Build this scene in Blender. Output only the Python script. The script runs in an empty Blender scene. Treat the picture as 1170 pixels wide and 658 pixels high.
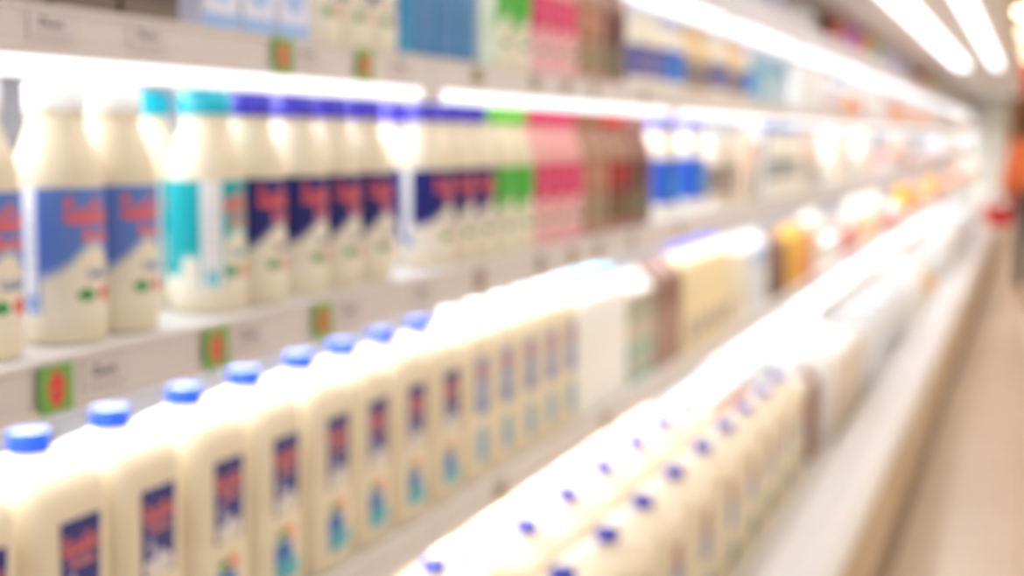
import bpy, bmesh, math, random
from mathutils import Vector, Matrix
random.seed(7)
PI = math.pi
C = bpy.context.scene.collection
EYE = 1.5                                     # camera height; z values below are heights relative to the eye

# ------------------------------------------------------------------ materials
def lin(c):
    return tuple(((v/255)/12.92 if v/255 <= .04045 else ((v/255+.055)/1.055)**2.4) for v in c)

MATS = {}
def mat(name, col, rough=.45, metal=0., emit=0., coat=0., noise=0., nscale=20.):
    if name in MATS: return MATS[name]
    m = bpy.data.materials.new(name); m.use_nodes = True
    nt = m.node_tree; b = nt.nodes['Principled BSDF']
    c = lin(col)
    b.inputs['Base Color'].default_value = (*c, 1)
    b.inputs['Roughness'].default_value = rough
    b.inputs['Metallic'].default_value = metal
    if coat: b.inputs['Coat Weight'].default_value = coat
    if emit:
        b.inputs['Emission Color'].default_value = (*c, 1)
        b.inputs['Emission Strength'].default_value = emit
    if noise:
        tc = nt.nodes.new('ShaderNodeTexCoord'); n = nt.nodes.new('ShaderNodeTexNoise')
        n.inputs['Scale'].default_value = nscale; n.inputs['Detail'].default_value = 4
        nt.links.new(tc.outputs['Object'], n.inputs['Vector'])
        r = nt.nodes.new('ShaderNodeValToRGB')
        r.color_ramp.elements[0].position = .3; r.color_ramp.elements[1].position = .7
        r.color_ramp.elements[0].color = (*[v*(1-noise) for v in c], 1)
        r.color_ramp.elements[1].color = (*[min(1, v*(1+noise)) for v in c], 1)
        nt.links.new(n.outputs['Fac'], r.inputs['Fac']); nt.links.new(r.outputs['Color'], b.inputs['Base Color'])
    MATS[name] = m
    return m

def print_mat():
    if 'printed_label' in MATS: return MATS['printed_label']
    m = bpy.data.materials.new('printed_label'); m.use_nodes = True
    nt = m.node_tree; b = nt.nodes['Principled BSDF']; b.inputs['Roughness'].default_value = .4
    a = nt.nodes.new('ShaderNodeVertexColor'); a.layer_name = 'Col'
    nt.links.new(a.outputs['Color'], b.inputs['Base Color'])
    MATS['printed_label'] = m
    return m

def floor_mat():
    m = bpy.data.materials.new('floor_tiles'); m.use_nodes = True
    nt = m.node_tree; b = nt.nodes['Principled BSDF']
    tc = nt.nodes.new('ShaderNodeTexCoord'); br = nt.nodes.new('ShaderNodeTexBrick')
    br.offset = 0
    br.inputs['Scale'].default_value = 1; br.inputs['Brick Width'].default_value = .6; br.inputs['Row Height'].default_value = .8
    br.inputs['Mortar Size'].default_value = .004
    br.inputs['Color1'].default_value = (*lin((236, 227, 215)), 1); br.inputs['Color2'].default_value = (*lin((240, 231, 220)), 1)
    br.inputs['Mortar'].default_value = (*lin((196, 170, 138)), 1)
    nt.links.new(tc.outputs['Object'], br.inputs['Vector'])
    nt.links.new(br.outputs['Color'], b.inputs['Base Color'])
    b.inputs['Specular IOR Level'].default_value = .8
    n = nt.nodes.new('ShaderNodeTexNoise'); n.inputs['Scale'].default_value = 3
    mr = nt.nodes.new('ShaderNodeMapRange'); mr.inputs['To Min'].default_value = .2; mr.inputs['To Max'].default_value = .3
    nt.links.new(tc.outputs['Object'], n.inputs['Vector']); nt.links.new(n.outputs['Fac'], mr.inputs['Value'])
    nt.links.new(mr.outputs['Result'], b.inputs['Roughness'])
    return m

# ------------------------------------------------------------------ shape helpers
def obj(name, bm, m, parent=None, smooth=True):
    me = bpy.data.meshes.new(name); bmesh.ops.recalc_face_normals(bm, faces=bm.faces[:]); bm.to_mesh(me); bm.free()
    for p in me.polygons: p.use_smooth = smooth
    if smooth:
        try: me.set_sharp_from_angle(angle=math.radians(38))
        except Exception: pass
    ms = m if isinstance(m, (list, tuple)) else [m]
    for x in ms: me.materials.append(x)
    o = bpy.data.objects.new(name, me); C.objects.link(o)
    if parent: o.parent = parent
    return o

def tag(o, label=None, cat=None, group=None, kind=None):
    if label: o['label'] = label
    if cat: o['category'] = cat
    if group: o['group'] = group
    if kind: o['kind'] = kind
    return o

def empty(name, loc=(0, 0, 0), rz=0):
    o = bpy.data.objects.new(name, None); C.objects.link(o); o.location = loc; o.rotation_euler = (0, 0, rz)
    o.empty_display_size = .05
    return o

def add_box(bm, x0, x1, y0, y1, z0, z1, bev=0.):
    r = bmesh.ops.create_cube(bm, size=1)
    vs = r['verts']
    for v in vs:
        v.co = Vector(((x0+x1)/2+v.co.x*(x1-x0), (y0+y1)/2+v.co.y*(y1-y0), (z0+z1)/2+v.co.z*(z1-z0)))
    if bev:
        es = list({e for v in vs for e in v.link_edges})
        bmesh.ops.bevel(bm, geom=es, offset=bev, segments=2, affect='EDGES', profile=.5)
    return bm

def box(*a, bev=0.):
    return add_box(bmesh.new(), *a, bev=bev)

def rr_section(hx, hy, r, n=40):
    """rounded rectangle as n points, starting at angle 0"""
    pts = []
    for i in range(n):
        t = 2*PI*i/n
        c, s = math.cos(t), math.sin(t)
        if r >= min(hx, hy)-1e-6 and abs(hx-hy) < 1e-6:
            pts.append((hx*c, hy*s)); continue
        e = 2+6*(1-min(1, r/min(hx, hy)))**1.4
        k = (abs(c)**e+abs(s)**e)**(-1/e)
        pts.append((hx*c*k, hy*s*k))
    return pts

def loft(secs, n=40, cap=True):
    """secs: list of (z, hx, hy, r, cx, cy)"""
    bm = bmesh.new(); rings = []
    for s in secs:
        z, hx, hy, r = s[:4]; cx, cy = (s[4], s[5]) if len(s) > 4 else (0, 0)
        rings.append([bm.verts.new((x+cx, y+cy, z)) for x, y in rr_section(hx, hy, r, n)])
    for a, b in zip(rings, rings[1:]):
        for i in range(n):
            bm.faces.new((a[i], a[(i+1) % n], b[(i+1) % n], b[i]))
    if cap:
        bm.faces.new(rings[0][::-1]); bm.faces.new(rings[-1])
    return bm

def lathe(profile, n=36):
    return loft([(z, r, r, r) for r, z in profile], n)

def cap_bm(r, z0, h, n=48, cx=0, cy=0):
    bm = bmesh.new(); rings = []
    for k, (rr, z) in enumerate(((r, z0), (r, z0+h*.8), (r*.93, z0+h), (r*.75, z0+h), (r*.7, z0+h*.96))):
        ring = []
        for i in range(n):
            q = rr*(1-.035*(i % 2)) if k < 2 else rr
            ring.append(bm.verts.new((cx+q*math.cos(2*PI*i/n), cy+q*math.sin(2*PI*i/n), z)))
        rings.append(ring)
    for a, b in zip(rings, rings[1:]):
        for i in range(n): bm.faces.new((a[i], a[(i+1) % n], b[(i+1) % n], b[i]))
    bm.faces.new(rings[0][::-1]); bm.faces.new(rings[-1])
    return bm

def prism_y(profile, y0, y1):
    """closed (x,z) profile extruded along y"""
    bm = bmesh.new()
    a = [bm.verts.new((x, y0, z)) for x, z in profile]; b = [bm.verts.new((x, y1, z)) for x, z in profile]
    n = len(a)
    for i in range(n): bm.faces.new((a[i], a[(i+1) % n], b[(i+1) % n], b[i]))
    bm.faces.new(a[::-1]); bm.faces.new(b)
    return bm

def colour_faces(me, cols):
    at = me.color_attributes.new('Col', 'FLOAT_COLOR', 'CORNER')
    for p, c in zip(me.polygons, cols):
        l = lin(c)
        for li in p.loop_indices: at.data[li].color = (*l, 1)

def wrap_label(name, r, z0, z1, fn, parent, nu=216, nv=72):
    """printed sleeve round a bottle; fn(u,v): u = angle from the front in degrees, v = 0 bottom..1 top"""
    me = bpy.data.meshes.new(name); vs = []; fs = []; cols = []
    for j in range(nv+1):
        for i in range(nu):
            t = 2*PI*i/nu
            vs.append((r*math.cos(t), r*math.sin(t), z0+(z1-z0)*j/nv))
    for j in range(nv):
        for i in range(nu):
            fs.append((j*nu+i, j*nu+(i+1) % nu, (j+1)*nu+(i+1) % nu, (j+1)*nu+i))
            u = ((i+.5)*360/nu+180) % 360-180
            cols.append(fn(u, (j+.5)/nv))
    me.from_pydata(vs, [], fs); colour_faces(me, cols); me.materials.append(print_mat())
    for p in me.polygons: p.use_smooth = True
    o = bpy.data.objects.new(name, me); C.objects.link(o); o.parent = parent
    return o

def flat_label(name, p0, du, dv, fn, parent=None, nu=64, nv=84, thick=.0004):
    """printed panel spanned by du,dv from p0; fn(u,v) in 0..1 or None for no paper there"""
    p0, du, dv = Vector(p0), Vector(du), Vector(dv)
    nrm = du.cross(dv).normalized()*thick
    me = bpy.data.meshes.new(name); idx = {}; vs = []; fs = []; cols = []
    def vid(i, j, k):
        if (i, j, k) not in idx:
            idx[(i, j, k)] = len(vs); vs.append(p0+du*(i/nu)+dv*(j/nv)+nrm*k)
        return idx[(i, j, k)]
    keep = {(i, j): fn((i+.5)/nu, (j+.5)/nv) for i in range(nu) for j in range(nv)}
    for (i, j), c in keep.items():
        if c is None: continue
        fs.append((vid(i, j, 1), vid(i+1, j, 1), vid(i+1, j+1, 1), vid(i, j+1, 1))); cols.append(c)
        for (a, b, ni, nj) in (((i, j), (i+1, j), i, j-1), ((i+1, j), (i+1, j+1), i+1, j), ((i+1, j+1), (i, j+1), i, j+1), ((i, j+1), (i, j), i-1, j)):
            if keep.get((ni, nj)) is None:
                fs.append((vid(*a, 0), vid(*b, 0), vid(*b, 1), vid(*a, 1))); cols.append(c)
    me.from_pydata([tuple(v) for v in vs], [], fs); colour_faces(me, cols); me.materials.append(print_mat())
    o = bpy.data.objects.new(name, me); C.objects.link(o)
    if parent: o.parent = parent
    return o

# ------------------------------------------------------------------ printed designs
CREAM = (240, 232, 212); WHITE = (245, 244, 240); NAVY = (24, 26, 120); ORANGE = (240, 96, 60)

def blob(u, v, cu, cv, ru, rv):
    return ((u-cu)/ru)**2+((v-cv)/rv)**2 < 1

def script(u, v, cu, cv, w, h, n=5):
    """joined rounded strokes like a line of brand lettering too soft to read"""
    x = (u-cu)/w+.5; y = (v-cv)/h+.5
    if not (0 < x < 1 and 0 < y < 1): return False
    ph = (x*n) % 1
    k = int(x*n)
    tall = (1.0, .62, .7, .92, .66, .6, .8)[k % 7]
    if y > tall: return False
    if ph > .84: return y < .25
    if ((ph-.44)/.17)**2+((y-(.2+.3*tall))/(.26*tall))**2 < 1: return False
    if ph < .1 and y > tall-.12: return False
    return True

def bottle_print(top, text=ORANGE, low=CREAM, seam=True, seam_at=-108, seam_w=15, dip=.52, sub=True, edge=None):
    def fn(u, v):
        if seam and abs(u-seam_at) < seam_w and v > .06:
            if abs(u-seam_at) > seam_w-3: return top
            if int(v*40) % 4 == 0 and abs(u-seam_at) < seam_w-5 and .2 < v < .9: return (214, 216, 224)
            if blob(u, v, seam_at, .15, 9, .09): return tuple(int(.5*a+.5*b) for a, b in zip(top, (210, 235, 250)))
            return WHITE
        lo = dip-.20*math.cos(math.radians(u+8)*2.0) if abs(u) < 100 else dip+.12
        lo = .36+.26*math.exp(-((u+2)/42.)**2) - .10*math.exp(-((u-38)/26.)**2)
        if abs(u) > 100: lo = .2
        if v > lo:
            if text and script(u, v, -2, .83, 90, .19, 7): return text
            if text and sub and script(u, v, 4, .65, 56, .11, 7): return tuple(min(255, int(c*.9+25)) for c in text)
            return top
        if v > lo-.05: return tuple(int(.45*a+.55*b) for a, b in zip(top, low))
        if script(u, v, 4, .36, 46, .09, 7): return tuple(int(.6*a+.4*120) for a in top)
        if blob(u, v, -20, .2, 14, .045): return (50, 150, 70)
        if blob(u, v, 14, .2, 14, .06): return (225, 80, 60)
        if blob(u, v, 44, .19, 9, .04): return (90, 150, 80)
        return low
    return fn

def band_print(base, band, lo=.45, hi=.95, text=None, third=None):
    def fn(u, v):
        if lo < v < hi:
            if text and script(u, v, 0, (lo+hi)/2, 80, .3*(hi-lo)/.5, 5): return text
            return band
        if third and .12 < v < .3 and abs(u) < 50: return third
        return base
    return fn

def jug_upper(u, v):
    w = .42+.07*v if False else .46
    sk = (v-.5)*.04
    x = u-.5-sk
    if abs(x) > .47-.03*(1-v): return None
    if blob(x, v, 0, .12, .40, .15) and v < .2: return (226, 220, 214)
    if v > .84: return NAVY
    if script(x, v, 0.0, .74, .86, .19, 5): return (226, 108, 86)
    if script(x, v, .04, .56, .62, .13, 6): return (222, 130, 116)
    if blob(x, v, .06, .22, .16, .07) or blob(x, v, -.2, .34, .07, .1): return (196, 194, 214)
    return (34, 36, 124)

def jug_lower(u, v):
    if v > .74:
        if blob(u, v, .26, .87, .17, .10): return (80, 160, 90)
        if blob(u, v, .62, .88, .18, .10): return (238, 122, 80)
        return None
    if blob(u, v, .36, .2, .34, .2): return (70, 176, 190)
    if u < .7: return (30, 110, 190) if v > .32 else (60, 150, 190)
    return None if v > .35 else (120, 200, 205)

def pale_upper(u, v):
    x = u-.5
    if abs(x) > .44: return None
    if script(x, v, 0, .8, .8, .22, 4): return (226, 126, 98)
    if blob(x, v, 0, .45, .3, .12): return (178, 186, 206)
    return (120, 140, 196)

def pale_lower(u, v):
    if blob(u, v, .5, .5, .46, .5): return (140, 178, 196)
    return None

def side_upper(u, v):
    x = u-.5
    if abs(x) > .46: return None
    if v > .58: return (150, 96, 78) if not script(x, v, 0, .78, .8, .26, 4) else (206, 116, 92)
    if blob(x, v, 0, .25, .3, .16): return (150, 150, 196)
    return (96, 98, 160)

def side_lower(u, v):
    return (70, 132, 146) if blob(u, v, .5, .5, .48, .5) else None

def pack_print(base, a, b, t=None):
    """front of a carton: colour block above, second colour below, a line of lettering"""
    def fn(u, v):
        if t and script(u-.5, v, 0, .80, .8, .14, 5): return t
        if v > .62+.10*math.sin(u*PI): return a
        if blob(u, v, .5, .34, .34, .17): return b
        if v < .1: return b
        return base
    return fn

# ------------------------------------------------------------------ product prototypes
PROTO = {}
def body_mat(key, col, rough=.38): return mat('plastic_'+key, col, rough, coat=.12)

def milk_bottle(key, cap, capn, body, bodyn, fn, s=1.):
    root = empty('milk_bottle')
    R = .0425*s; H = .246*s
    prof = [(R*.86, 0), (R*.97, .004*s), (R, .012*s), (R, .148*s), (R*.985, .160*s), (R*.93, .171*s), (R*.82, .185*s), (R*.71, .197*s),
            (R*.64, .206*s), (R*.62, .213*s), (R*.66, .215*s), (R*.66, .218*s), (R*.56, .219*s), (R*.56, .221*s)]
    obj('body', lathe(prof), body_mat(bodyn, body), root)
    obj('cap', cap_bm(R*.69, .2195*s, .0265*s), mat('cap_'+capn, cap, .35), root)
    wrap_label('label', R+.0006, .022*s, .147*s, fn, root)
    return root

def jug_body(hx, hy, h, rn, cx=0., flat=False):
    """rectangular jug: flat sides, domed shoulders running up to a short neck"""
    r = min(hx, hy)*(.22 if flat else .34)
    if flat:
        return loft([(0, hx*.90, hy*.90, r), (.004, hx*.97, hy*.97, r), (.012, hx, hy, r), (h*.40, hx, hy, r), (h*.415, hx*.985, hy*.985, r), (h*.43, hx, hy, r),
                     (h*.805, hx, hy, r), (h*.835, hx*.975, hy*.985, r), (h*.852, hx*.90, hy*.94, r), (h*.872, hx*.72, hy*.78, r*1.1),
                     (h*.893, hx*.50, hy*.50, hx*.4), (h*.912, rn*1.25, rn*1.25, rn*1.25), (h*.922, rn, rn, rn), (h*.94, rn, rn, rn)], 48)
    return loft([(0, hx*.90, hy*.90, r), (.004, hx*.97, hy*.97, r), (.012, hx, hy, r), (h*.40, hx, hy, r), (h*.415, hx*.985, hy*.985, r), (h*.43, hx, hy, r),
                 (h*.775, hx, hy, r), (h*.82, hx*.965, hy*.965, r*1.05, cx*.05, 0), (h*.865, hx*.87, hy*.88, r*1.1, cx*.15, 0), (h*.888, hx*.70, hy*.72, r*1.1, cx*.35, 0),
                 (h*.905, hx*.50, hy*.53, hx*.4, cx*.6, 0), (h*.918, rn*1.25, rn*1.25, rn*1.25, cx, 0), (h*.925, rn, rn, rn, cx, 0), (h*.94, rn, rn, rn, cx, 0)], 48)

def milk_jug(key, capc, capn, up, low, bodyc=(237, 224, 194), bodyn='cream', capr=.0195):
    root = empty('milk_jug')
    hx, hy, h = .053, .0595, .276
    obj('body', jug_body(hx, hy, h, .018), body_mat(bodyn, bodyc), root)
    obj('cap', cap_bm(capr, h*.928, h*.072), mat('cap_'+capn, capc, .35), root)
    if up: flat_label('front_label', (hx+.0004, -.033, .108), (0, .066, 0), (0, 0, .090), up, root)
    if low: flat_label('lower_label', (hx+.0004, -.030, .026), (0, .060, 0), (0, 0, .064), low, root)
    return root

def big_jug():
    root = empty('milk_jug')
    hx, hy, h = .0705, .122, .298
    obj('body', jug_body(hx, hy, h, .020, 0, True), body_mat('cream', (237, 224, 194)), root)
    obj('cap', cap_bm(.0205, h*.928, h*.072), mat('cap_royal_blue', (30, 40, 190), .35), root)
    flat_label('front_label', (hx+.0004, -.055, .12), (0, .075, 0), (0, 0, .10), side_upper, root)
    flat_label('lower_label', (hx+.0004, -.035, .028), (0, .075, 0), (0, 0, .06), side_lower, root)
    return root

def carton(key, w, d, h, col, coln, fn, capc=None, capn=None, gable=True):
    """w along the shelf (y), d into the shelf (x)"""
    root = empty('milk_carton' if gable else 'drink_carton')
    hb = h*.82 if gable else h
    hx, hy = d/2, w/2
    m = mat('board_'+coln, col, .5)
    if gable:
        bm = box(-hx, hx, -hy, hy, 0, hb)
        g = prism_y([(-hx, hb), (hx, hb), (.002, h*.97), (.002, h), (-.002, h), (-.002, h*.97)], -hy, hy)
        me = bpy.data.meshes.new('t'); g.to_mesh(me); g.free(); bm.from_mesh(me); bpy.data.meshes.remove(me)
        obj('body', bm, m, root, False)
        if capc:
            c = cap_bm(min(w, d)*.2, 0, .014)
            a = math.atan2(h*.97-hb, hx)
            bmesh.ops.transform(c, matrix=Matrix.Translation((hx*.52, 0, hb+(h*.97-hb)*.48-.001)) @ Matrix.Rotation(PI/2-a if False else (PI/2-(PI/2-a)), 4, 'Y'), verts=c.verts[:])
            obj('cap', c, mat('cap_'+capn, capc, .35), root)
    else:
        obj('body', box(-hx, hx, -hy, hy, 0, hb, bev=.004), m, root)
        if capc:
            obj('cap', cap_bm(min(w, d)*.24, hb-.001, .013), mat('cap_'+capn, capc, .35), root)
    flat_label('printed_panel', (hx+.0003, -hy*.96, .004), (0, w*.96, 0), (0, 0, hb-.010), fn, root, 40, 60)
    return root

def tub(key, r, h, col, coln, lidc, lidn, fn):
    root = empty('yoghurt_tub')
    obj('body', lathe([(r*.80, 0), (r*.82, .003), (r*.97, h*.94), (r*.97, h*.95)]), body_mat(coln, col), root)
    obj('lid', lathe([(r, h*.92), (r*1.02, h*.93), (r*1.02, h*.985), (r*.97, h), (r*.92, h), (r*.90, h*.985)]), mat('cap_'+lidn, lidc, .3), root)
    n = 40
    me = bpy.data.meshes.new('label'); vs = []; fs = []; cols = []; nv = 14
    for j in range(nv+1):
        v = j/nv; z = h*(.10+.74*v); rr = (r*.82+(r*.97-r*.82)*(z-.003)/(h*.94-.003))+.0006
        for i in range(n): vs.append((rr*math.cos(2*PI*i/n), rr*math.sin(2*PI*i/n), z))
    for j in range(nv):
        for i in range(n):
            fs.append((j*n+i, j*n+(i+1) % n, (j+1)*n+(i+1) % n, (j+1)*n+i))
            u = ((i+.5)*360/n+180) % 360-180
            cols.append(fn(u, (j+.5)/nv))
    me.from_pydata(vs, [], fs); colour_faces(me, cols); me.materials.append(print_mat())
    for p in me.polygons: p.use_smooth = True
    o = bpy.data.objects.new('label', me); C.objects.link(o); o.parent = root
    return root

def box_pack(key, w, d, h, col, coln, fn, topfn=None):
    root = empty('carton_box')
    hx, hy = d/2, w/2
    obj('body', box(-hx, hx, -hy, hy, 0, h, bev=.006), mat('board_'+coln, col, .45), root)
    bm = bmesh.new()
    add_box(bm, -hx*.96, -.004, -hy*.985, hy*.985, h, h+.0012); add_box(bm, .004, hx*.96, -hy*.985, hy*.985, h, h+.0012)
    obj('flap', bm, mat('board_'+coln, col, .45), root, False)
    flat_label('printed_panel', (hx+.0003, -hy*.9, h*.06), (0, w*.9, 0), (0, 0, h*.86), fn, root, 24, 24)
    if topfn: flat_label('top_print', (-hx*.86, -hy*.86, h+.0016), (d*.86, 0, 0), (0, w*.86, 0), topfn, root, 22, 22)
    return root

def cup_tray(key, cupc, cupn, lidc, lidn, trayc, trayn, nx=2, ny=3, r=.034, h=.085):
    root = empty('cup_tray')
    p = r*2.12; W = p*ny; D = p*nx
    bm = bmesh.new()
    add_box(bm, -D/2-.003, D/2+.003, -W/2-.003, W/2+.003, .0005, .003)
    for s in (-1, 1):
        add_box(bm, s*(D/2+.0015)-.0015, s*(D/2+.0015)+.0015, -W/2-.003, W/2+.003, .003, .04)
        add_box(bm, -D/2, D/2, s*(W/2+.0015)-.0015, s*(W/2+.0015)+.0015, .003, .04)
    obj('tray', bm, mat('board_'+trayn, trayc, .55), root, False)
    first = None
    for i in range(nx):
        for j in range(ny):
            loc = ((i-(nx-1)/2)*p, (j-(ny-1)/2)*p, .0035)
            if first is None:
                a = obj('cup', lathe([(r*.78, 0), (r*.8, .002), (r*.96, h*.95)], 24), body_mat(cupn, cupc), root)
                b = obj('foil_lid', lathe([(r*.96, h*.95), (r, h*.955), (r, h*.975), (r*.9, h*.99)], 24), mat('cap_'+lidn, lidc, .3), a)
                first = (a, b)
                a.location = loc
            else:
                a = first[0].copy(); b = first[1].copy(); C.objects.link(a); C.objects.link(b); a.location = loc; b.parent = a
    return root

def copy_tree(o, parent=None):
    c = o.copy(); C.objects.link(c)
    if parent: c.parent = parent
    for ch in [x for x in KIDS.get(o.name, [])]: copy_tree(ch, c)
    return c
KIDS = {}
def register(o):
    KIDS[o.name] = list(o.children)
    for ch in o.children: register(ch)

MAKE = {}       # key -> (builder, description, category)
USED = set(); COUNT = {}
ORD = ['first', 'second', 'third', 'fourth', 'fifth', 'sixth', 'seventh', 'eighth', 'ninth', 'tenth', 'eleventh', 'twelfth', 'thirteenth', 'fourteenth',
       'fifteenth', 'sixteenth', 'seventeenth', 'eighteenth', 'nineteenth', 'twentieth', 'twenty-first', 'twenty-second', 'twenty-third', 'twenty-fourth']
PLACED = []
def put(key, x, y, z, where, rz=0.):
    build, desc, cat = MAKE[key][:3]
    if key not in PROTO:
        PROTO[key] = build(); bpy.context.view_layer.update(); register(PROTO[key]); o = PROTO[key]
    else:
        o = copy_tree(PROTO[key])
    o.location = (x, y, z+EYE+.0008); o.rotation_euler = (0, 0, rz)
    PLACED.append((o, desc, cat, where, y))
    return o

def finish_labels():
    by = {}
    for p in PLACED: by.setdefault((p[1], p[3]), []).append(p)
    for (desc, where), ps in by.items():
        ps.sort(key=lambda p: p[4])
        for k, (o, d, cat, w, y) in enumerate(ps):
            if len(ps) == 1: lab = f'{d} on the {w}'
            elif k == 0: lab = f'nearest {d} on the {w}'
            elif k == len(ps)-1 and k > 1: lab = f'farthest {d} on the {w}'
            else: lab = f'{ORD[k]} nearest {d} on the {w}'
            tag(o, lab, cat, f'{d} on the {w}' if len(ps) > 1 else None)

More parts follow.
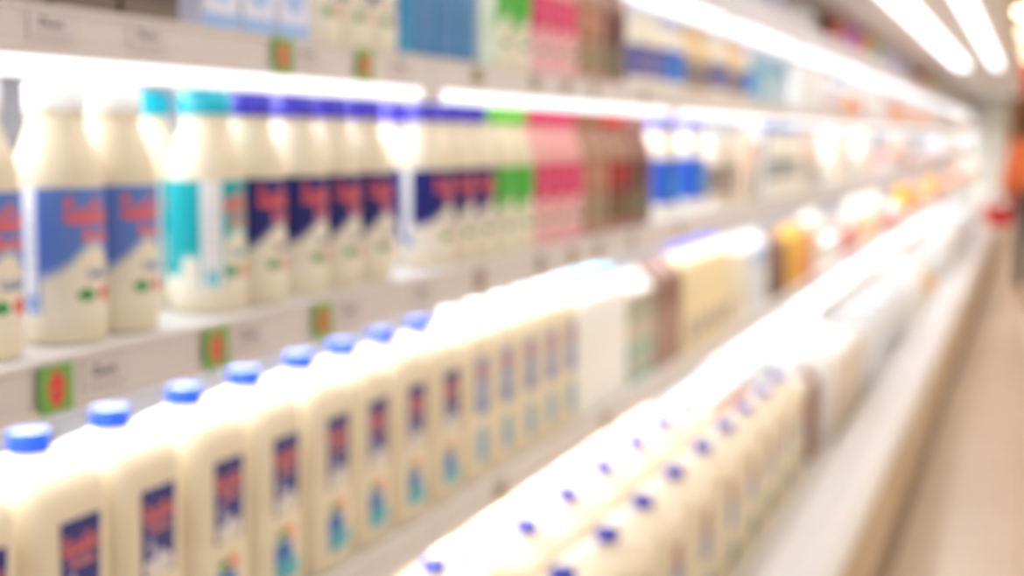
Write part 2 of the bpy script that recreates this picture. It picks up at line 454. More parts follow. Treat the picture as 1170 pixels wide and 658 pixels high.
# kinds -------------------------------------------------------------
BLUE = (92, 128, 205); TEAL = (0, 170, 178)
MAKE.update({
 'b_blue': (lambda: milk_bottle('b', WHITE, 'white', (239, 227, 199), 'milk', bottle_print(BLUE, seam_at=-91, seam_w=13)), 'white-capped milk bottle with blue label', 'bottle'),
 'b_teal': (lambda: milk_bottle('t', (0, 176, 196), 'teal', (239, 227, 199), 'milk', bottle_print(TEAL, seam_at=-52, seam_w=19)), 'teal-capped milk bottle with teal label', 'bottle'),
 'b_navy': (lambda: milk_bottle('n', (60, 50, 190), 'violet_blue', (239, 227, 199), 'milk', bottle_print((14, 20, 112), (240, 96, 84))), 'violet-capped milk bottle with navy label', 'bottle'),
 'b_green': (lambda: milk_bottle('g', (120, 214, 60), 'lime', (239, 227, 199), 'milk', bottle_print((84, 186, 60), None)), 'lime-capped bottle with green label', 'bottle'),
 'b_pink': (lambda: milk_bottle('p', (226, 40, 100), 'pink', (238, 178, 178), 'strawberry', bottle_print((216, 30, 96), (240, 110, 150), (240, 190, 190))), 'pink-capped bottle of pink milk', 'bottle'),
 'b_brown': (lambda: milk_bottle('br', (170, 110, 70), 'tan', (182, 142, 120), 'cocoa', bottle_print((178, 116, 88), (206, 160, 130), (170, 140, 118))), 'tan-capped bottle of light brown milk', 'bottle'),
 'b_red': (lambda: milk_bottle('rd', (224, 60, 50), 'red', (176, 134, 116), 'cocoa_red', bottle_print((150, 44, 30), (190, 30, 36), (120, 78, 48))), 'red-capped bottle with dark red label', 'bottle'),
 'b_dark': (lambda: milk_bottle('dk', (196, 150, 140), 'rosy', (160, 118, 104), 'dark_cocoa', bottle_print((96, 56, 52), (130, 80, 70), (130, 108, 92))), 'brown bottle with dark chocolate label', 'bottle'),
 'b_sky': (lambda: milk_bottle('sk', (90, 96, 214), 'periwinkle', (244, 236, 214), 'milk_light', band_print(WHITE, (40, 96, 206), .10, .98, (70, 170, 214))), 'periwinkle-capped bottle with bright blue band', 'bottle'),
 'b_grey': (lambda: milk_bottle('gy', WHITE, 'white', (226, 214, 196), 'buttermilk', band_print((210, 196, 180), (126, 112, 106), .2, .9, (220, 206, 180)), .85), 'white-capped small bottle with taupe label', 'bottle'),
 'b_small_navy': (lambda: milk_bottle('sn', WHITE, 'white', (246, 234, 206), 'milk_light', band_print(CREAM, (98, 96, 160), .15, .95, (150, 140, 190)), .74), 'small white-capped bottle with slate violet band', 'bottle'),
 'b_small_blue': (lambda: milk_bottle('sb', (200, 200, 236), 'pale_lilac', (246, 234, 206), 'milk_light', band_print(CREAM, (56, 112, 206), .15, .98, (90, 150, 224)), .74), 'small lilac-capped bottle with blue band', 'bottle'),
 'b_small_ash': (lambda: milk_bottle('sa', (236, 200, 140), 'buff', (238, 208, 160), 'custard', band_print((220, 196, 160), (140, 128, 126), .1, .8), .74), 'small buff bottle with ash grey band', 'bottle'),
 'j_blue': (lambda: milk_jug('j', (30, 84, 214), 'blue', jug_upper, jug_lower), 'blue-capped milk jug with navy and orange label', 'jug'),
 'j_pale': (lambda: milk_jug('jp', WHITE, 'white', pale_upper, pale_lower), 'white-capped milk jug with faded blue label', 'jug'),
 'j_white': (lambda: milk_jug('jw', (150, 214, 240), 'pale_blue', None, None, (250, 250, 246), 'pure_white', .034), 'plain white jug with wide pale blue cap', 'jug'),
 'j_big': (big_jug, 'large milk jug with small dark blue cap', 'jug'),
 'c_green': (lambda: carton('cg', .085, .085, .25, WHITE, 'white', pack_print((206, 190, 168), (170, 150, 120), (110, 176, 158), (120, 184, 164))), 'white carton with tan and sea-green print', 'carton'),
 'c_brown': (lambda: carton('cb', .085, .085, .26, (150, 108, 88), 'cocoa', pack_print((166, 128, 110), (138, 94, 74), (176, 140, 122))), 'brown gable-top carton', 'carton'),
 'c_ivory': (lambda: carton('ci', .09, .085, .25, (248, 242, 226), 'ivory', pack_print((240, 230, 204), (244, 236, 214), (226, 210, 176))), 'ivory gable-top carton', 'carton'),
 'c_peach': (lambda: carton('cp', .09, .085, .22, (236, 214, 190), 'peach', pack_print((222, 200, 176), (240, 206, 190), (120, 158, 168))), 'peach carton with teal grey patch', 'carton'),
 'j_peri': (lambda: milk_jug('jr', (84, 86, 220), 'periwinkle', None, lambda u, v: (128, 124, 142) if blob(u, v, .5, .5, .5, .5) else None, (244, 226, 180), 'butter'), 'butter-coloured jug with periwinkle cap', 'jug'),
 'b_slate': (lambda: milk_bottle('sl', (40, 112, 190), 'ocean_blue', (246, 240, 226), 'milk_pale', band_print((246, 242, 230), (84, 104, 110), .3, .8, (216, 214, 206))), 'blue-capped white bottle with slate label', 'bottle'),
 'c_sky': (lambda: carton('cs', .09, .085, .25, (244, 246, 250), 'cool_white', pack_print((226, 232, 238), (96, 176, 222), (210, 220, 228), (240, 180, 190))), 'white and sky blue carton', 'carton'),
 'c_choc': (lambda: carton('ch', .09, .085, .22, (128, 74, 44), 'chocolate', pack_print((120, 66, 36), (150, 96, 74), (90, 48, 28))), 'dark chocolate brown carton', 'carton'),
 'c_yellow': (lambda: carton('cy', .09, .085, .23, (240, 186, 30), 'yellow', pack_print((240, 184, 20), (244, 200, 70), (230, 160, 20))), 'bright yellow carton', 'carton'),
 'c_orange': (lambda: carton('co', .09, .085, .22, (226, 150, 100), 'apricot', pack_print((222, 150, 104), (236, 172, 128), (206, 120, 80))), 'apricot orange carton', 'carton'),
 'c_umber': (lambda: carton('cu', .105, .09, .20, (92, 74, 62), 'umber', pack_print((84, 66, 56), (96, 78, 66), (120, 100, 84)), None, None, False), 'flat-topped dark umber carton', 'carton'),
 'c_lilac': (lambda: carton('cl', .078, .08, .20, (226, 228, 246), 'pale_lilac', pack_print((228, 230, 248), (206, 212, 244), (150, 190, 238), (190, 196, 236)), None, None, False), 'flat-topped pale lilac carton with blue spots', 'carton'),
 'c_cyan': (lambda: carton('cn', .075, .08, .20, (90, 176, 220), 'cyan_blue', pack_print((30, 120, 184), (130, 190, 226), (20, 110, 170), (170, 210, 236)), None, None, False), 'flat-topped cyan and deep blue carton', 'carton'),
 'c_mint': (lambda: carton('cm', .075, .08, .20, (226, 236, 224), 'mint_white', pack_print((222, 232, 220), (206, 228, 206), (190, 220, 190)), None, None, False), 'flat-topped mint white carton', 'carton'),
 't_white': (lambda: tub('tw', .055, .10, WHITE, 'white', (250, 250, 248), 'white', band_print(WHITE, (226, 222, 214), .3, .7, (150, 150, 160))), 'plain white yoghurt tub', 'tub'),
 't_orange': (lambda: tub('to', .066, .25, WHITE, 'white', (252, 252, 250), 'white', band_print(WHITE, (238, 128, 90), .55, .92, (250, 220, 200), (120, 170, 210))), 'tall white-lidded tub with orange band', 'tub'),
 't_amber': (lambda: tub('ta', .055, .11, (244, 180, 70), 'amber', (246, 206, 130), 'amber', band_print((244, 180, 70), (236, 130, 40), .2, .8, (250, 230, 200))), 'amber yoghurt tub', 'tub'),
 't_rose': (lambda: tub('tr', .055, .10, (236, 190, 200), 'rose', (250, 240, 242), 'rosy_white', band_print((240, 210, 216), (220, 110, 130), .25, .75, WHITE)), 'rose pink yoghurt tub', 'tub'),
 't_blue': (lambda: tub('tb', .055, .11, (236, 240, 246), 'ice', (240, 244, 250), 'ice', band_print((236, 240, 246), (90, 130, 196), .2, .7, WHITE)), 'white yoghurt tub with blue band', 'tub'),
 't_lime': (lambda: tub('tl', .06, .12, (150, 206, 110), 'lime', (180, 220, 140), 'pale_lime', band_print((160, 210, 120), (120, 186, 84), .2, .8, WHITE)), 'lime green tub', 'tub'),
 't_magenta': (lambda: tub('tm', .06, .13, (186, 60, 170), 'magenta', (176, 80, 190), 'purple', band_print((190, 70, 176), (160, 50, 160), .2, .8, (230, 170, 220))), 'magenta tub with purple lid', 'tub'),
 't_tanger': (lambda: tub('tt', .06, .13, (238, 140, 80), 'tangerine', (240, 160, 100), 'tangerine', band_print((238, 140, 80), (230, 110, 50), .2, .8, (250, 220, 190))), 'tangerine orange tub', 'tub'),
 't_lav': (lambda: tub('tv', .062, .14, (220, 212, 240), 'lavender', (230, 226, 246), 'lavender', band_print((220, 212, 240), (196, 186, 226), .2, .8, WHITE)), 'lavender tub', 'tub'),
 't_red': (lambda: tub('tred', .058, .12, (214, 84, 60), 'brick', (230, 120, 90), 'brick', band_print((214, 84, 60), (190, 60, 40), .2, .8, (246, 210, 190))), 'brick red tub', 'tub'),
 'x_white': (lambda: box_pack('xw', .26, .19, .27, (246, 244, 238), 'white_case', pack_print((212, 192, 164), (226, 208, 184), (206, 186, 160)), lambda u, v: (120, 200, 220) if blob(u, v, .6, .8, .2, .14) else None), 'white multipack box with cyan mark on top', 'box'),
 'x_grey': (lambda: box_pack('xg', .26, .19, .25, (226, 230, 234), 'cool_case', pack_print((230, 232, 236), (236, 238, 240), (206, 212, 220)), lambda u, v: (112, 118, 122) if v > .55 or u < .2 else None), 'pale grey multipack box with dark top', 'box'),
 'x_block': (lambda: box_pack('xb', .22, .10, .17, (250, 250, 248), 'bright_white', pack_print((248, 248, 246), (250, 250, 250), (232, 236, 240))), 'large plain white box', 'box'),
 'x_teal': (lambda: box_pack('xt', .16, .10, .15, (150, 196, 214), 'teal_case', pack_print((170, 204, 218), (120, 176, 206), (220, 232, 236))), 'light teal box', 'box'),
 'k_white': (lambda: cup_tray('kw', WHITE, 'white', (252, 252, 252), 'white', (236, 232, 226), 'tray_white'), 'tray of white cups', 'cup tray'),
 'k_rose': (lambda: cup_tray('kr', (240, 200, 200), 'rose', (250, 246, 244), 'rosy_white', (222, 150, 120), 'tray_rust'), 'rust-coloured tray of pink cups', 'cup tray'),
 'k_amber': (lambda: cup_tray('ka', (246, 206, 120), 'amber', (250, 240, 214), 'straw', (240, 190, 90), 'tray_gold'), 'golden tray of yellow cups', 'cup tray'),
 'k_blue': (lambda: cup_tray('kb', (220, 228, 244), 'ice', (246, 250, 252), 'ice', (150, 160, 196), 'tray_slate'), 'slate blue tray of white cups', 'cup tray'),
})

# ------------------------------------------------------------------ the place
ZA, ZB, ZC, ZD, ZE = .112, -.192, -.545, -.95, .496
def structure():
    f = obj('floor', box(-3.2, 6, -3, 46, -.1, 0), floor_mat(), None, False); f['kind'] = 'structure'
    c = obj('ceiling', box(-3.2, 6, -3, 46, 3.5, 3.6), mat('ceiling_panels', (206, 170, 120), .7, noise=.05, nscale=2), None, False); c['kind'] = 'structure'
    w = obj('wall_left', box(-1.62, -1.52, -3, 46, 0, 3.5), mat('wall_paint', (214, 200, 182), .7, noise=.04, nscale=3), None, False); w['kind'] = 'structure'
    w = obj('wall_back', box(-1.52, 6, 45.8, 46, 0, 3.5), mat('far_wall_paint', (200, 156, 122), .7, noise=.06, nscale=2), None, False); w['kind'] = 'structure'
structure()

def ceiling_lamp(x, y, n):
    r = empty('ceiling_lamp', (x, y, 3.5))
    tag(r, f'{n} warm ceiling light panel above the aisle', 'ceiling lamp', 'ceiling light panels above the aisle')
    bm = bmesh.new()
    for s in (-1, 1):
        add_box(bm, s*.66-.03, s*.66+.03, -.4, .4, -.07, 0); add_box(bm, -.66, .66, s*.4-.03, s*.4+.03, -.07, 0)
    obj('housing', bm, mat('lamp_housing', (214, 190, 150), .5), r, False)
    obj('diffuser', box(-.63, .63, -.37, .37, -.05, -.02), mat('warm_lamp', (255, 243, 222), .4, emit=LAMP), r, False)
LAMP = 16.
k = 0
for y in (4, 9, 14, 19, 24.5, 29, 33.5, 38):
    ceiling_lamp(.3 if y > 20 else 2.0, y, ORD[k] if k < 7 else 'farthest'); k += 1

M_CASE = mat('case_enamel', (226, 224, 222), .4)
M_RAIL = mat('price_rail', (220, 212, 208), .42)
M_DARK = mat('cord_grey', (120, 112, 108), .6)  # plain mid grey, used on the sign cords
M_LED = mat('cold_led', (246, 248, 255), .4, emit=.8)
M_FILL = mat('added_fill_glow', (246, 248, 255), .4, emit=14.)  # strong glow for the added fill strips, out of the camera's sight
M_LEDB = mat('shelf_led', (246, 248, 255), .4, emit=5.)
M_LED2 = mat('canopy_led', (246, 248, 255), .4, emit=2.1)
M_STEEL = mat('brushed_steel', (230, 231, 234), .4, metal=.25, noise=.06, nscale=60)
M_TAN = mat('tan_panel', (186, 158, 120), .45)
M_KICK = mat('kick_brown', (118, 92, 62), .5)
M_BACK = mat('case_back', (158, 156, 158), .5)
M_CANOPY = mat('canopy_paint', (198, 186, 176), .5)

def shelf(parent, x, z, rz0, rz1, lamp, led, back=-1.44, L=1.5):
    """shelf board with its price rail, lamp and an added fill strip; z relative to the eye"""
    s = obj('shelf', box(back, x-.004, .004, L-.004, z-.022, z, bev=.002), M_CASE, parent)
    bm = prism_y([(x-.012, rz0), (x, rz0), (x+.0005, rz0+.004), (x+.0005, rz0+.007), (x-.003, rz0+.009), (x-.003, rz1-.007), (x-.001, rz1-.005), (x-.001, rz1), (x-.012, rz1)], .006, L-.006)
    obj('price_rail', bm, M_RAIL, s)
    lx0, lx1, lz0, lz1 = lamp
    l = obj('light_strip', box(lx0, lx1, .035, L-.035, lz0, lz1, bev=.004), led, s)
    obj('added_fill_strip', box(x-.205, x-.165, .035, L-.035, z-.040, z-.0225, bev=.003), M_FILL, s)  # added hidden emitter, whitens the products from above and behind
    for yy in (.010, L-.034): obj('lamp_holder', box(lx0-.001, lx1+.001, yy, yy+.024, lz0, lz1, bev=.002), M_RAIL, s)
    return s

def case(y0, n):
    L = 1.5
    r = empty('refrigerated_case', (0, y0, EYE))
    tag(r, f'{n} open refrigerated dairy case in the long run along the aisle', 'refrigerated case', 'refrigerated cases in one run')
    obj('back_panel', box(-1.50, -1.45, .002, L-.002, -1.4, .66), M_BACK, r, False)
    obj('deck', box(-1.44, -.53, .002, L-.002, -.985, ZD, bev=.003), M_CASE, r)
    # bumper: inner wall, flat capping and rounded outer nose
    p = [(-.530, -1.02), (-.530, -.905), (-.522, -.897), (-.470, -.897), (-.466, -.903), (-.456, -.903), (-.452, -.897), (-.395, -.895), (-.380, -.900), (-.371, -.912), (-.369, -.93), (-.374, -.955), (-.392, -.965), (-.400, -1.02)]
    obj('bumper_rail', prism_y(p, .002, L-.002), M_STEEL, r)
    obj('front_panel', box(-.46, -.395, .003, L-.003, -1.235, -1.015, bev=.004), M_TAN, r)
    obj('kick_plate', box(-.60, -.43, .001, L-.001, -1.5, -1.237), M_KICK, r, False)
    cn = obj('canopy', prism_y([(-1.46, .655), (-.20, .655), (-.187, .668), (-.187, .86), (-.21, .88), (-.23, .88), (-.23, .72), (-1.46, .72)], .002, L-.002), M_CANOPY, r)
    for (a, b) in ((-.676, -.570), (-.372, -.298)):
        obj('light_strip', box(a, b, .004, L-.004, .630, .657, bev=.005), M_LED2 if y0 < 13 else mat('canopy_led_off', (206, 206, 204), .4), cn)
    shelf(r, -.80, ZA, .0715, .116, (-.832, -.800, .0545, .0715), M_LED)
    shelf(r, -.80, ZB, -.239, -.190, (-.842, -.814, -.233, -.2155), M_LEDB)
    shelf(r, -.80, ZC, -.588, -.540, (-.842, -.814, -.583, -.569), M_LED2)
    shelf(r, -.96, ZE, .400, .500, (-1.000, -.962, .360, .400), M_LED)
    # upright posts with slots on the back panel
NC = 16
for i in range(NC):
    case(.474+1.5*i, ORD[i]+' nearest' if i else 'nearest')
YEND = .474+1.5*NC
e = obj('end_panel', box(-1.50, -.39, YEND+.004, YEND+.06, 0, EYE+.72, bev=.01), mat('end_panel_grey', (214, 214, 204), .5)); tag(e, 'pale grey end panel closing the far end of the case run', 'panel')

# ------------------------------------------------------------------ tags on the price rails
def promo(u, v):
    x = u-.5; y = v-.5
    if (abs(x)/.36+abs(y)/.46) < 1 and not (abs(x) > .16 and abs(y) < .05): return (226, 66, 62)
    return (112, 176, 66)
def promo_shaded(u, v):
    return (176, 116, 92) if blob(u, v, .5, .45, .3, .35) else (136, 138, 104)  # promotion tag colours with shade and blur mixed into them
def price(u, v):
    if script(u-.5, v, -.04, .66, .5, .34, 3): return (92, 86, 92)
    if .16 < v < .26 and .1 < u < .86 and int(u*30) % 5: return (170, 162, 166)
    return (216, 206, 206)
TAGN = {}
def rail_tag(kind, y, zc, w, h, rail, x=-.803):
    fn = {'promo': promo, 'dull': promo_shaded, 'price': price}[kind]
    name = 'promotion_tag' if kind != 'price' else 'price_label'
    o = flat_label(name, (0, -w/2, -h/2), (0, w, 0), (0, 0, h), fn, None, 48, 30, .0012)
    o.location = (x+.0005, y, zc+EYE)
    d = {'promo': 'green promotion tag with red diamond', 'dull': 'small tag in shade-dulled green and rust', 'price': 'pale price label with dark figures'}[kind]
    PLACED.append((o, d, 'tag', rail, y))
for y in (1.095, 1.368, 1.617): rail_tag('promo', y, -.2155, .048, .042, 'middle shelf rail', -.7998)
for y in (1.175, 1.447, 1.70, 1.94): rail_tag('price', y, -.2145, .075, .034, 'middle shelf rail')
for y in (2.168, 2.47, 2.66, 2.836, 3.1, 3.55): rail_tag('dull', y, -.2145, .042, .034, 'middle shelf rail')
for y in (1.525, 1.745): rail_tag('promo', y, .0935, .044, .040, 'upper shelf rail', -.7998)
for y in (1.11, 1.26, 1.595, 1.87): rail_tag('price', y, .0965, .07, .024, 'upper shelf rail')
for y in (2.16, 2.44, 2.62, 2.80, 3.2): rail_tag('dull', y, .0965, .045, .024, 'upper shelf rail')
for y in (2.26, 2.90): rail_tag('dull', y, -.563, .05, .030, 'lower shelf rail')
o = flat_label('promotion_tag', (0, -.03, -.02), (0, .06, 0), (0, 0, .04), promo_shaded, None, 20, 16, .0012); o.location = (-.957, 4.67, .466+EYE)
tag(o, 'tag in shade-dulled green and rust on the top shelf rail', 'tag')

# ------------------------------------------------------------------ middle shelf
xb = -.876; W = 'middle shelf'
for y in (1.086, 1.212, 1.305): put('b_blue', xb, y, ZB, W)
put('b_teal', xb, 1.484, ZB, W); put('b_teal', -.965, 1.505, ZB, W+' back row')
for y in (1.582, 1.694, 1.792, 1.895): put('b_navy', xb, y, ZB, W)
put('b_navy', -.965, 2.20, ZB, W+' back row'); put('b_navy', -.965, 1.78, ZB, W+' back row')
for y in (2.128, 2.222, 2.315): put('b_navy', xb, y, ZB, W)
for y in (2.415, 2.52): put('b_green', xb, y, ZB, W)
for y in (2.62, 2.72, 2.82): put('b_pink', xb, y, ZB, W)
for y in (2.92, 3.01): put('b_brown', xb, y, ZB, W)
for y in (3.10, 3.19): put('b_red', xb, y, ZB, W)
for y in (3.29, 3.385): put('b_dark', xb, y, ZB, W)
for y in (3.66, 3.99): put('b_sky', xb, y, ZB, W)
put('b_sky', -.965, 3.85, ZB, W+' back row')
for y in (4.30, 4.40, 4.50): put('b_grey', xb, y, ZB, W)
for y in (4.66, 4.80): put('c_peach', xb, y, ZB, W)
put('c_sky', xb, 4.94, ZB, W)
for y in (5.12, 5.22, 5.32, 5.42, 5.52, 5.62, 5.72): put('b_slate', xb, y, ZB, W)

# ------------------------------------------------------------------ lower shelf
xc = -.876; W = 'lower shelf'
for y in (1.02, 1.157, 1.288, 1.429, 1.563, 1.704, 1.828, 1.961, 2.099): put('j_blue', xc, y, ZC, W)
for y in (2.233, 2.355, 2.478, 2.60, 2.722): put('j_pale', xc, y, ZC, W)
for y in (2.846, 2.968, 3.09): put('j_white', xc+.004, y, ZC, W)
for y in (3.20, 3.295, 3.39): put('c_green', xc, y, ZC, W)
for y in (3.49, 3.585, 3.68): put('c_brown', xc, y, ZC, W)
for y in (3.80, 3.922, 4.044, 4.166, 4.288): put('j_peri', xc, y, ZC, W)
for y in (4.41, 4.51, 4.61): put('c_ivory', xc, y, ZC, W)
for y in (4.74, 4.86, 4.98): put('c_sky', xc, y, ZC, W)
for y in (5.15, 5.27, 5.39): put('c_choc', xc, y, ZC, W)
for y in (5.55, 5.68, 5.81): put('c_yellow', xc, y, ZC, W)
for y in (5.98, 6.12): put('c_orange', xc, y, ZC, W)

# ------------------------------------------------------------------ upper shelf
xa = -.876; W = 'upper shelf'
for y in (.98, 1.09, 1.20, 1.31): put('c_umber', xa, y, ZA, W)
for y in (1.455, 1.540, 1.625): put('c_lilac', xa, y, ZA, W)
for y in (1.735, 1.825, 1.915): put('b_navy', xa, y, ZA, W)
for y in (2.03, 2.115, 2.20): put('c_cyan', xa, y, ZA, W)
put('c_mint', xa, 2.30, ZA, W)
for y in (2.40, 2.50): put('b_green', xa, y, ZA, W)
for y in (2.60, 2.69, 2.78): put('b_pink', xa, y, ZA, W)
for y in (2.88, 2.97): put('b_brown', xa, y, ZA, W)
for y in (3.06, 3.15): put('b_dark', xa, y, ZA, W)
for y in (3.36, 3.45, 3.54): put('b_small_navy', xa, y, ZA, W)
for y in (3.66, 3.78): put('b_small_blue', xa, y, ZA, W)
for y in (3.90, 4.0, 4.1): put('b_small_ash', xa, y, ZA, W)
for y in (4.22, 4.34): put('b_small_navy', xa, y, ZA, W)
for y in (4.46, 4.58): put('b_small_ash', xa, y, ZA, W)
put('b_small_blue', xa, 4.75, ZA, W)
for y in (4.92, 5.10, 5.28): put('x_teal', xa, y, ZA, W)
for y in (5.75, 6.02, 6.29): put('x_block', xa, y, ZA, W)

# ------------------------------------------------------------------ bottom deck
W = 'bottom deck'
put('j_big', -.868, 2.135, ZD, W+' rear row')
for y in (2.42, 2.67, 2.92, 3.17, 3.43, 3.68): put('j_big', -.957, y, ZD, W+' third row')
for y in (2.409, 2.656, 2.908, 3.170, 3.425, 3.675): put('j_big', -.8065, y, ZD, W+' rear row')
for y in (1.90, 2.150, 2.403, 2.650, 2.909, 3.177, 3.430, 3.685, 3.94, 4.19): put('j_big', -.662, y, ZD, W+' front row')
put('t_orange', -.672, 4.39, ZD, W)
for y in (3.90, 4.05, 4.20, 4.36, 4.52): put('t_white', -.85, y, ZD+.0, W) if False else put('t_orange', -.86, y, ZD, W+' rear row')
for y in (4.50, 4.595): put('c_brown', -.645, y, ZD, W)
for y in (4.84, 5.13, 5.42): put('x_white', -.66, y, ZD, W)
for y in (4.84, 5.13, 5.42, 5.71): put('x_grey', -.90, y, ZD, W+' rear row')
for y in (5.72, 6.02): put('x_grey', -.66, y, ZD, W)
for y in (6.6, 6.9, 7.2, 7.5): put('x_grey', -.67, y, ZD, W)
for y in (6.3, 6.6, 6.9, 7.2): put('x_white', -.91, y, ZD, W+' rear row')

# ------------------------------------------------------------------ the farther cases, filled row by row
DIM = {'t': .125, 'k': .235, 'c': .105, 'x': .26, 'b': .09}
def fill(where, x, z, y0, y1, keys, gap=.03, runs=(2, 4)):
    y = y0; last = None
    while y < y1:
        k = random.choice([q for q in keys if q != last] or keys); last = k
        w = {'x_block': .235, 'x_teal': .175}.get(k, DIM[k[0]])
        for _ in range(random.randint(*runs)):
            if y+w > y1: return
            put(k, x, y+w/2, z, where); y += w+.01
        y += gap+random.random()*.08
far_up = ['t_white', 't_amber', 'k_white', 'x_block', 't_blue', 'c_orange', 't_rose', 'k_rose']
fill('upper shelf', -.897, ZA, 6.6, 24, ['t_white', 't_amber', 'k_white', 'x_block', 't_blue', 't_rose', 'k_rose', 't_tanger'], .08)
fill('middle shelf', -.897, ZB, 5.95, 24, ['t_white', 't_white', 'k_rose', 'c_sky', 't_blue', 't_rose', 'k_white', 'c_peach', 't_red', 'c_ivory'], .08)
fill('lower shelf', -.897, ZC, 6.35, 24, ['k_white', 'c_ivory', 'k_rose', 't_white', 't_amber', 'c_orange', 't_red', 'k_amber', 't_amber', 'c_yellow'], .08)
fill('bottom deck', -.66, ZD, 7.75, 24, ['x_white', 'k_white', 'x_grey', 'k_rose', 't_white', 'k_amber'], .06)
fill('bottom deck rear row', -.92, ZD, 7.45, 15, ['x_white', 'x_grey'], .08)
fill('top shelf', -1.06, ZE, 4.2, 6.6, ['t_lav', 't_white'], .05)
fill('top shelf', -1.06, ZE, 6.7, 7.4, ['t_white'], .05)
for k, y in (('t_red', 7.7), ('t_red', 7.84), ('t_magenta', 8.25), ('t_magenta', 8.4), ('t_magenta', 8.55), ('t_lime', 9.5), ('t_lime', 9.65), ('t_lime', 9.8), ('t_tanger', 9.0), ('t_tanger', 9.15),
             ('t_lav', 10.4), ('t_lav', 10.6), ('t_lav', 10.8), ('t_lav', 11.8), ('t_lav', 12.), ('t_tanger', 14.3), ('t_tanger', 14.5), ('t_tanger', 14.7)):
    put(k, -1.035, y+.45, ZE, 'top shelf')
fill('top shelf', -1.06, ZE, 15.6, 23, ['t_lime', 't_amber', 't_lav'], .08)
finish_labels()

# ------------------------------------------------------------------ far end of the aisle
sg = empty('hanging_sign', (-.1, 26, EYE+1.0)); tag(sg, 'red banner sign hanging at the far end of the aisle', 'sign')
obj('banner', box(-1.0, 1.6, -.02, .02, -.27, .27, bev=.01), mat('banner_red', (206, 50, 36), .5), sg)
bm = bmesh.new()
for s in (-.8, 1.4): add_box(bm, s-.006, s+.006, -.006, .006, .27, 1.0)
obj('cord', bm, M_DARK, sg, False)
dp = empty('display_stand', (-.5, 33, 0)); tag(dp, 'orange promotional display stand closing the far end of the aisle', 'display stand')
obj('back_board', box(-1.0, 2.0, .3, .36, 0, 1.5, bev=.02), mat('stand_orange', (240, 130, 76), .5), dp)
for z in (.25, .8, 1.3): obj('shelf', box(-1.0, 2.0, -.3, .3, z, z+.04, bev=.008), mat('stand_shelf', (246, 190, 150), .5), dp)

# ------------------------------------------------------------------ shopper
def skin(name, pts, edges, radii, m, parent, root=0, sub=2):
    me = bpy.data.meshes.new(name); me.from_pydata(pts, edges, []); me.update()
    o = bpy.data.objects.new(name, me); C.objects.link(o)
    if parent: o.parent = parent
    sk = o.modifiers.new('skin', 'SKIN'); sk.use_smooth_shade = True
    sv = me.skin_vertices[0].data if me.skin_vertices else None
    if sv is None:
        bpy.context.view_layer.objects.active = o
        me.skin_vertices.new() if hasattr(me.skin_vertices, 'new') else None
        sv = me.skin_vertices[0].data
    for i, r in enumerate(radii):
        sv[i].radius = r if isinstance(r, tuple) else (r, r)
        sv[i].use_root = (i == root)
    s = o.modifiers.new('sub', 'SUBSURF'); s.levels = sub; s.render_levels = sub
    me.materials.append(m)
    dg = bpy.context.evaluated_depsgraph_get(); dg.update()
    nm = bpy.data.meshes.new_from_object(o.evaluated_get(dg))
    o.modifiers.clear(); o.data = nm
    for p in nm.polygons: p.use_smooth = True
    return o

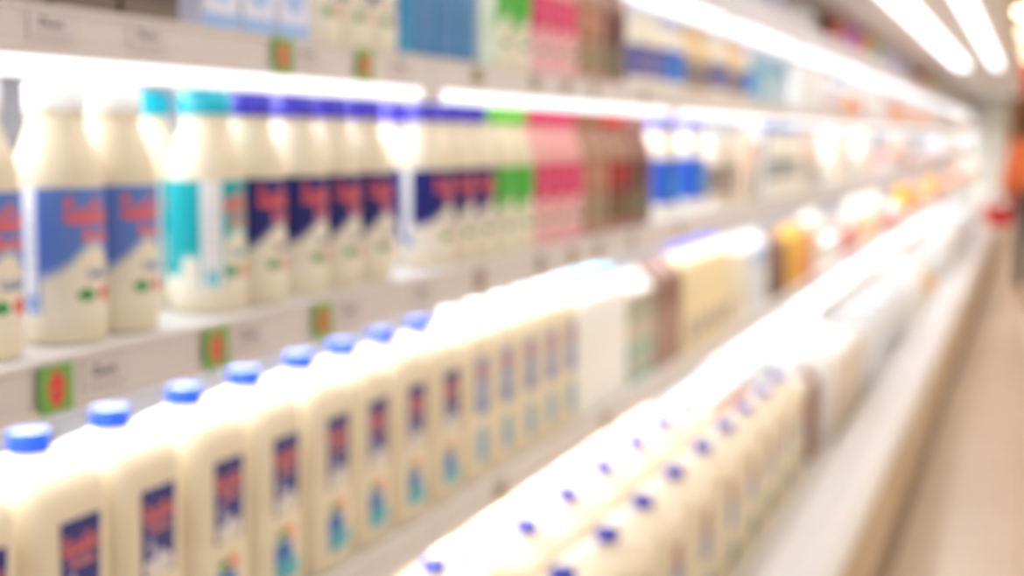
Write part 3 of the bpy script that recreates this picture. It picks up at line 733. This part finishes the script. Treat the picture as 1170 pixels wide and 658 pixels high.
def person():
    r = empty('person', (.02, 14.2, 0))
    tag(r, 'shopper in orange jacket and dark trousers carrying a red basket down the aisle', 'person')
    sk = mat('skin_tone', (206, 156, 128), .5)
    pts = [(0, 0, .92), (0, .01, 1.10), (0, .0, 1.28), (0, .0, 1.42), (0, .01, 1.50), (0, .03, 1.57), (0, .02, 1.67),       # pelvis .. head 6
           (-.17, 0, 1.40), (-.24, -.01, 1.13), (-.262, .22, 1.03), (-.27, .28, 1.03),                                        # left arm 7-10
           (.17, 0, 1.40), (.23, -.03, 1.13), (.25, .05, .90), (.25, .06, .82),                                               # right arm 11-14
           (-.09, 0, .88), (-.10, -.05, .50), (-.10, -.22, .12), (-.10, -.10, .04),                                             # left leg 15-18
           (.09, 0, .88), (.10, .10, .50), (.10, .02, .09), (.105, .16, .04)]                                               # right leg 19-22
    ed = [(0, 1), (1, 2), (2, 3), (3, 4), (4, 5), (5, 6), (3, 7), (7, 8), (8, 9), (9, 10), (3, 11), (11, 12), (12, 13), (13, 14), (0, 15), (15, 16), (16, 17), (17, 18), (0, 19), (19, 20), (20, 21), (21, 22)]
    ra = [(.14, .10), (.125, .09), (.14, .10), (.10, .08), .05, .075, .085, .055, .042, .032, .03, .055, .042, .032, .03, .085, .058, .04, .035, .085, .058, .04, .035]
    obj_b = skin('body', pts, ed, ra, sk, r)
    # hands: palm and five fingers each
    for nm, w, dr in (('hand', Vector((-.27, .28, 1.03)), Vector((0, 1, -.1)).normalized()), ('hand', Vector((.25, .06, .82)), Vector((0, .12, -1)).normalized())):
        side = Vector((1, 0, 0)); up = side.cross(dr).normalized()
        P = [w, w+dr*.05]; E = [(0, 1)]; R = [.024, .027]
        for f in range(4):
            o0 = len(P); off = side*(-.027+.018*f); ln = (.030, .036, .034, .026)[f]
            a = w+dr*.085+off; P += [a, a+dr*ln-up*.012, a+dr*(ln*1.3)-up*.036]; R += [.010, .009, .0075]
            E += [(1, o0), (o0, o0+1), (o0+1, o0+2)]
        o0 = len(P); t = w+dr*.03+side*(.034 if w.x < 0 else -.034)
        P += [t, t+dr*.03-up*.018]; R += [.011, .009]; E += [(0, o0), (o0, o0+1)]
        skin(nm, [tuple(v) for v in P], E, R, sk, r, 0, 1)
    jk = mat('jacket_orange', (236, 122, 66), .75)
    jp = [(0, 0, .98), pts[1], pts[2], pts[3], (0, .008, 1.475), pts[7], pts[8], (-.252, .18, 1.035), pts[11], pts[12], (.249, .04, .915)]
    skin('jacket', jp, [(0, 1), (1, 2), (2, 3), (3, 4), (3, 5), (5, 6), (6, 7), (3, 8), (8, 9), (9, 10)],
         [(.172, .13), (.158, .118), (.165, .125), (.12, .10), (.068, .068), .078, .06, .05, .078, .06, .05], jk, r)
    tr = mat('trousers_charcoal', (74, 66, 60), .8)
    tp = [(0, 0, .97), (-.088, -.01, .80), pts[16], (-.10, -.20, .155), (.088, .02, .80), pts[20], (.10, .03, .12), (0, 0, 1.05), (0, 0, .90)]
    skin('trousers', tp, [(7, 0), (0, 8), (8, 1), (1, 2), (2, 3), (8, 4), (4, 5), (5, 6)], [(.150, .112), .092, .072, .058, .092, .072, .058, (.138, .10), (.152, .115)], tr, r)
    sh = mat('shoe_black', (40, 36, 36), .5)
    for x, y, z in ((.10, .08, .0), (-.10, -.16, .0)):
        obj('shoe', loft([(z, .045, .13, .04), (z+.02, .048, .135, .04), (z+.05, .044, .12, .04, 0, -.01), (z+.085, .036, .06, .03, 0, -.06), (z+.11, .034, .045, .03, 0, -.07)], 24), sh, r)
    hd = obj('head', loft([(1.545, .035, .04, .03, 0, .045), (1.565, .05, .065, .05, 0, .03), (1.60, .066, .085, .06, 0, .02), (1.65, .074, .094, .07, 0, .015), (1.70, .074, .095, .07, 0, .01), (1.74, .062, .08, .06, 0, .005), (1.765, .035, .045, .035, 0, 0), (1.772, .01, .01, .01)], 32), sk, r)
    bm = bmesh.new()
    for s in (-1, 1):
        bmesh.ops.create_uvsphere(bm, u_segments=10, v_segments=8, radius=.011, matrix=Matrix.Translation((s*.03, .102, 1.665)))
    obj('eyes', bm, mat('eye_dark', (40, 30, 26), .3), hd)
    obj('nose', loft([(1.615, .014, .012, .01, 0, .112), (1.63, .011, .014, .01, 0, .112), (1.665, .006, .008, .006, 0, .104)], 12), sk, hd)
    obj('mouth', box(-.022, .022, .094, .107, 1.588, 1.596, bev=.003), mat('lip', (176, 96, 86), .5), hd)
    bm = bmesh.new()
    for s in (-1, 1): add_box(bm, s*.076-.008, s*.076+.008, -.01, .025, 1.63, 1.69, bev=.006)
    obj('ears', bm, sk, hd)
    obj('hair', loft([(1.56, .066, .05, .05, 0, -.05), (1.62, .079, .066, .06, 0, -.042), (1.68, .083, .085, .07, 0, -.018), (1.72, .082, .098, .07, 0, .0), (1.755, .066, .082, .06, 0, 0), (1.782, .035, .045, .03, 0, 0), (1.788, .01, .01, .01)], 32), mat('hair_brown', (70, 44, 32), .6), r)
    # basket hooked over the left forearm
    b = empty('shopping_basket', (-.285, 14.525, .718)); tag(b, 'red shopping basket hanging on the shopper\'s arm', 'basket')
    rd = mat('basket_red', (214, 36, 48), .4)
    bm = loft([(0, .10, .15, .03), (.004, .11, .16, .03), (.16, .14, .20, .04), (.175, .15, .21, .04), (.17, .142, .202, .04), (.008, .10, .15, .03)], 36, False)
    bm.faces.ensure_lookup_table()
    n = 36
    bm.verts.ensure_lookup_table(); bm.faces.new([bm.verts[i] for i in range(n)][::-1]); bm.faces.new([bm.verts[5*n+i] for i in range(n)])
    obj('bin', bm, rd, b)
    P = [(-.14*math.cos(t)-0, 0, .165+.10*math.sin(t)) for t in [PI*i/12 for i in range(13)]]
    skin('handle', P, [(i, i+1) for i in range(12)], [.008]*13, mat('basket_handle', (60, 52, 52), .5), b, 0, 1)
person()

# ------------------------------------------------------------------ light of the shop
w = bpy.data.worlds.new('shop_light'); bpy.context.scene.world = w; w.use_nodes = True
bg = w.node_tree.nodes['Background']; bg.inputs['Color'].default_value = (1.0, .965, .935, 1); bg.inputs['Strength'].default_value = .65

# ------------------------------------------------------------------ camera
cd = bpy.data.cameras.new('camera'); cam = bpy.data.objects.new('camera', cd); C.objects.link(cam)
F = 1720.
cd.sensor_fit = 'HORIZONTAL'; cd.sensor_width = 36; cd.lens = 36*F/1170
cd.clip_start = .05; cd.clip_end = 200
cam.location = (0, 0, EYE)
cam.rotation_euler = (PI/2-math.radians(5.6116), 0, math.radians(19.086))
cd.dof.use_dof = True; cd.dof.focus_distance = .65
A = 18./F                                     # aperture diameter in metres
cd.dof.aperture_fstop = cd.lens/1000/A
bpy.context.scene.camera = cam
vs = bpy.context.scene.view_settings
vs.view_transform = 'Standard'; vs.look = 'None'; vs.gamma = 1; vs.use_curve_mapping = False
vs.exposure = 0.35
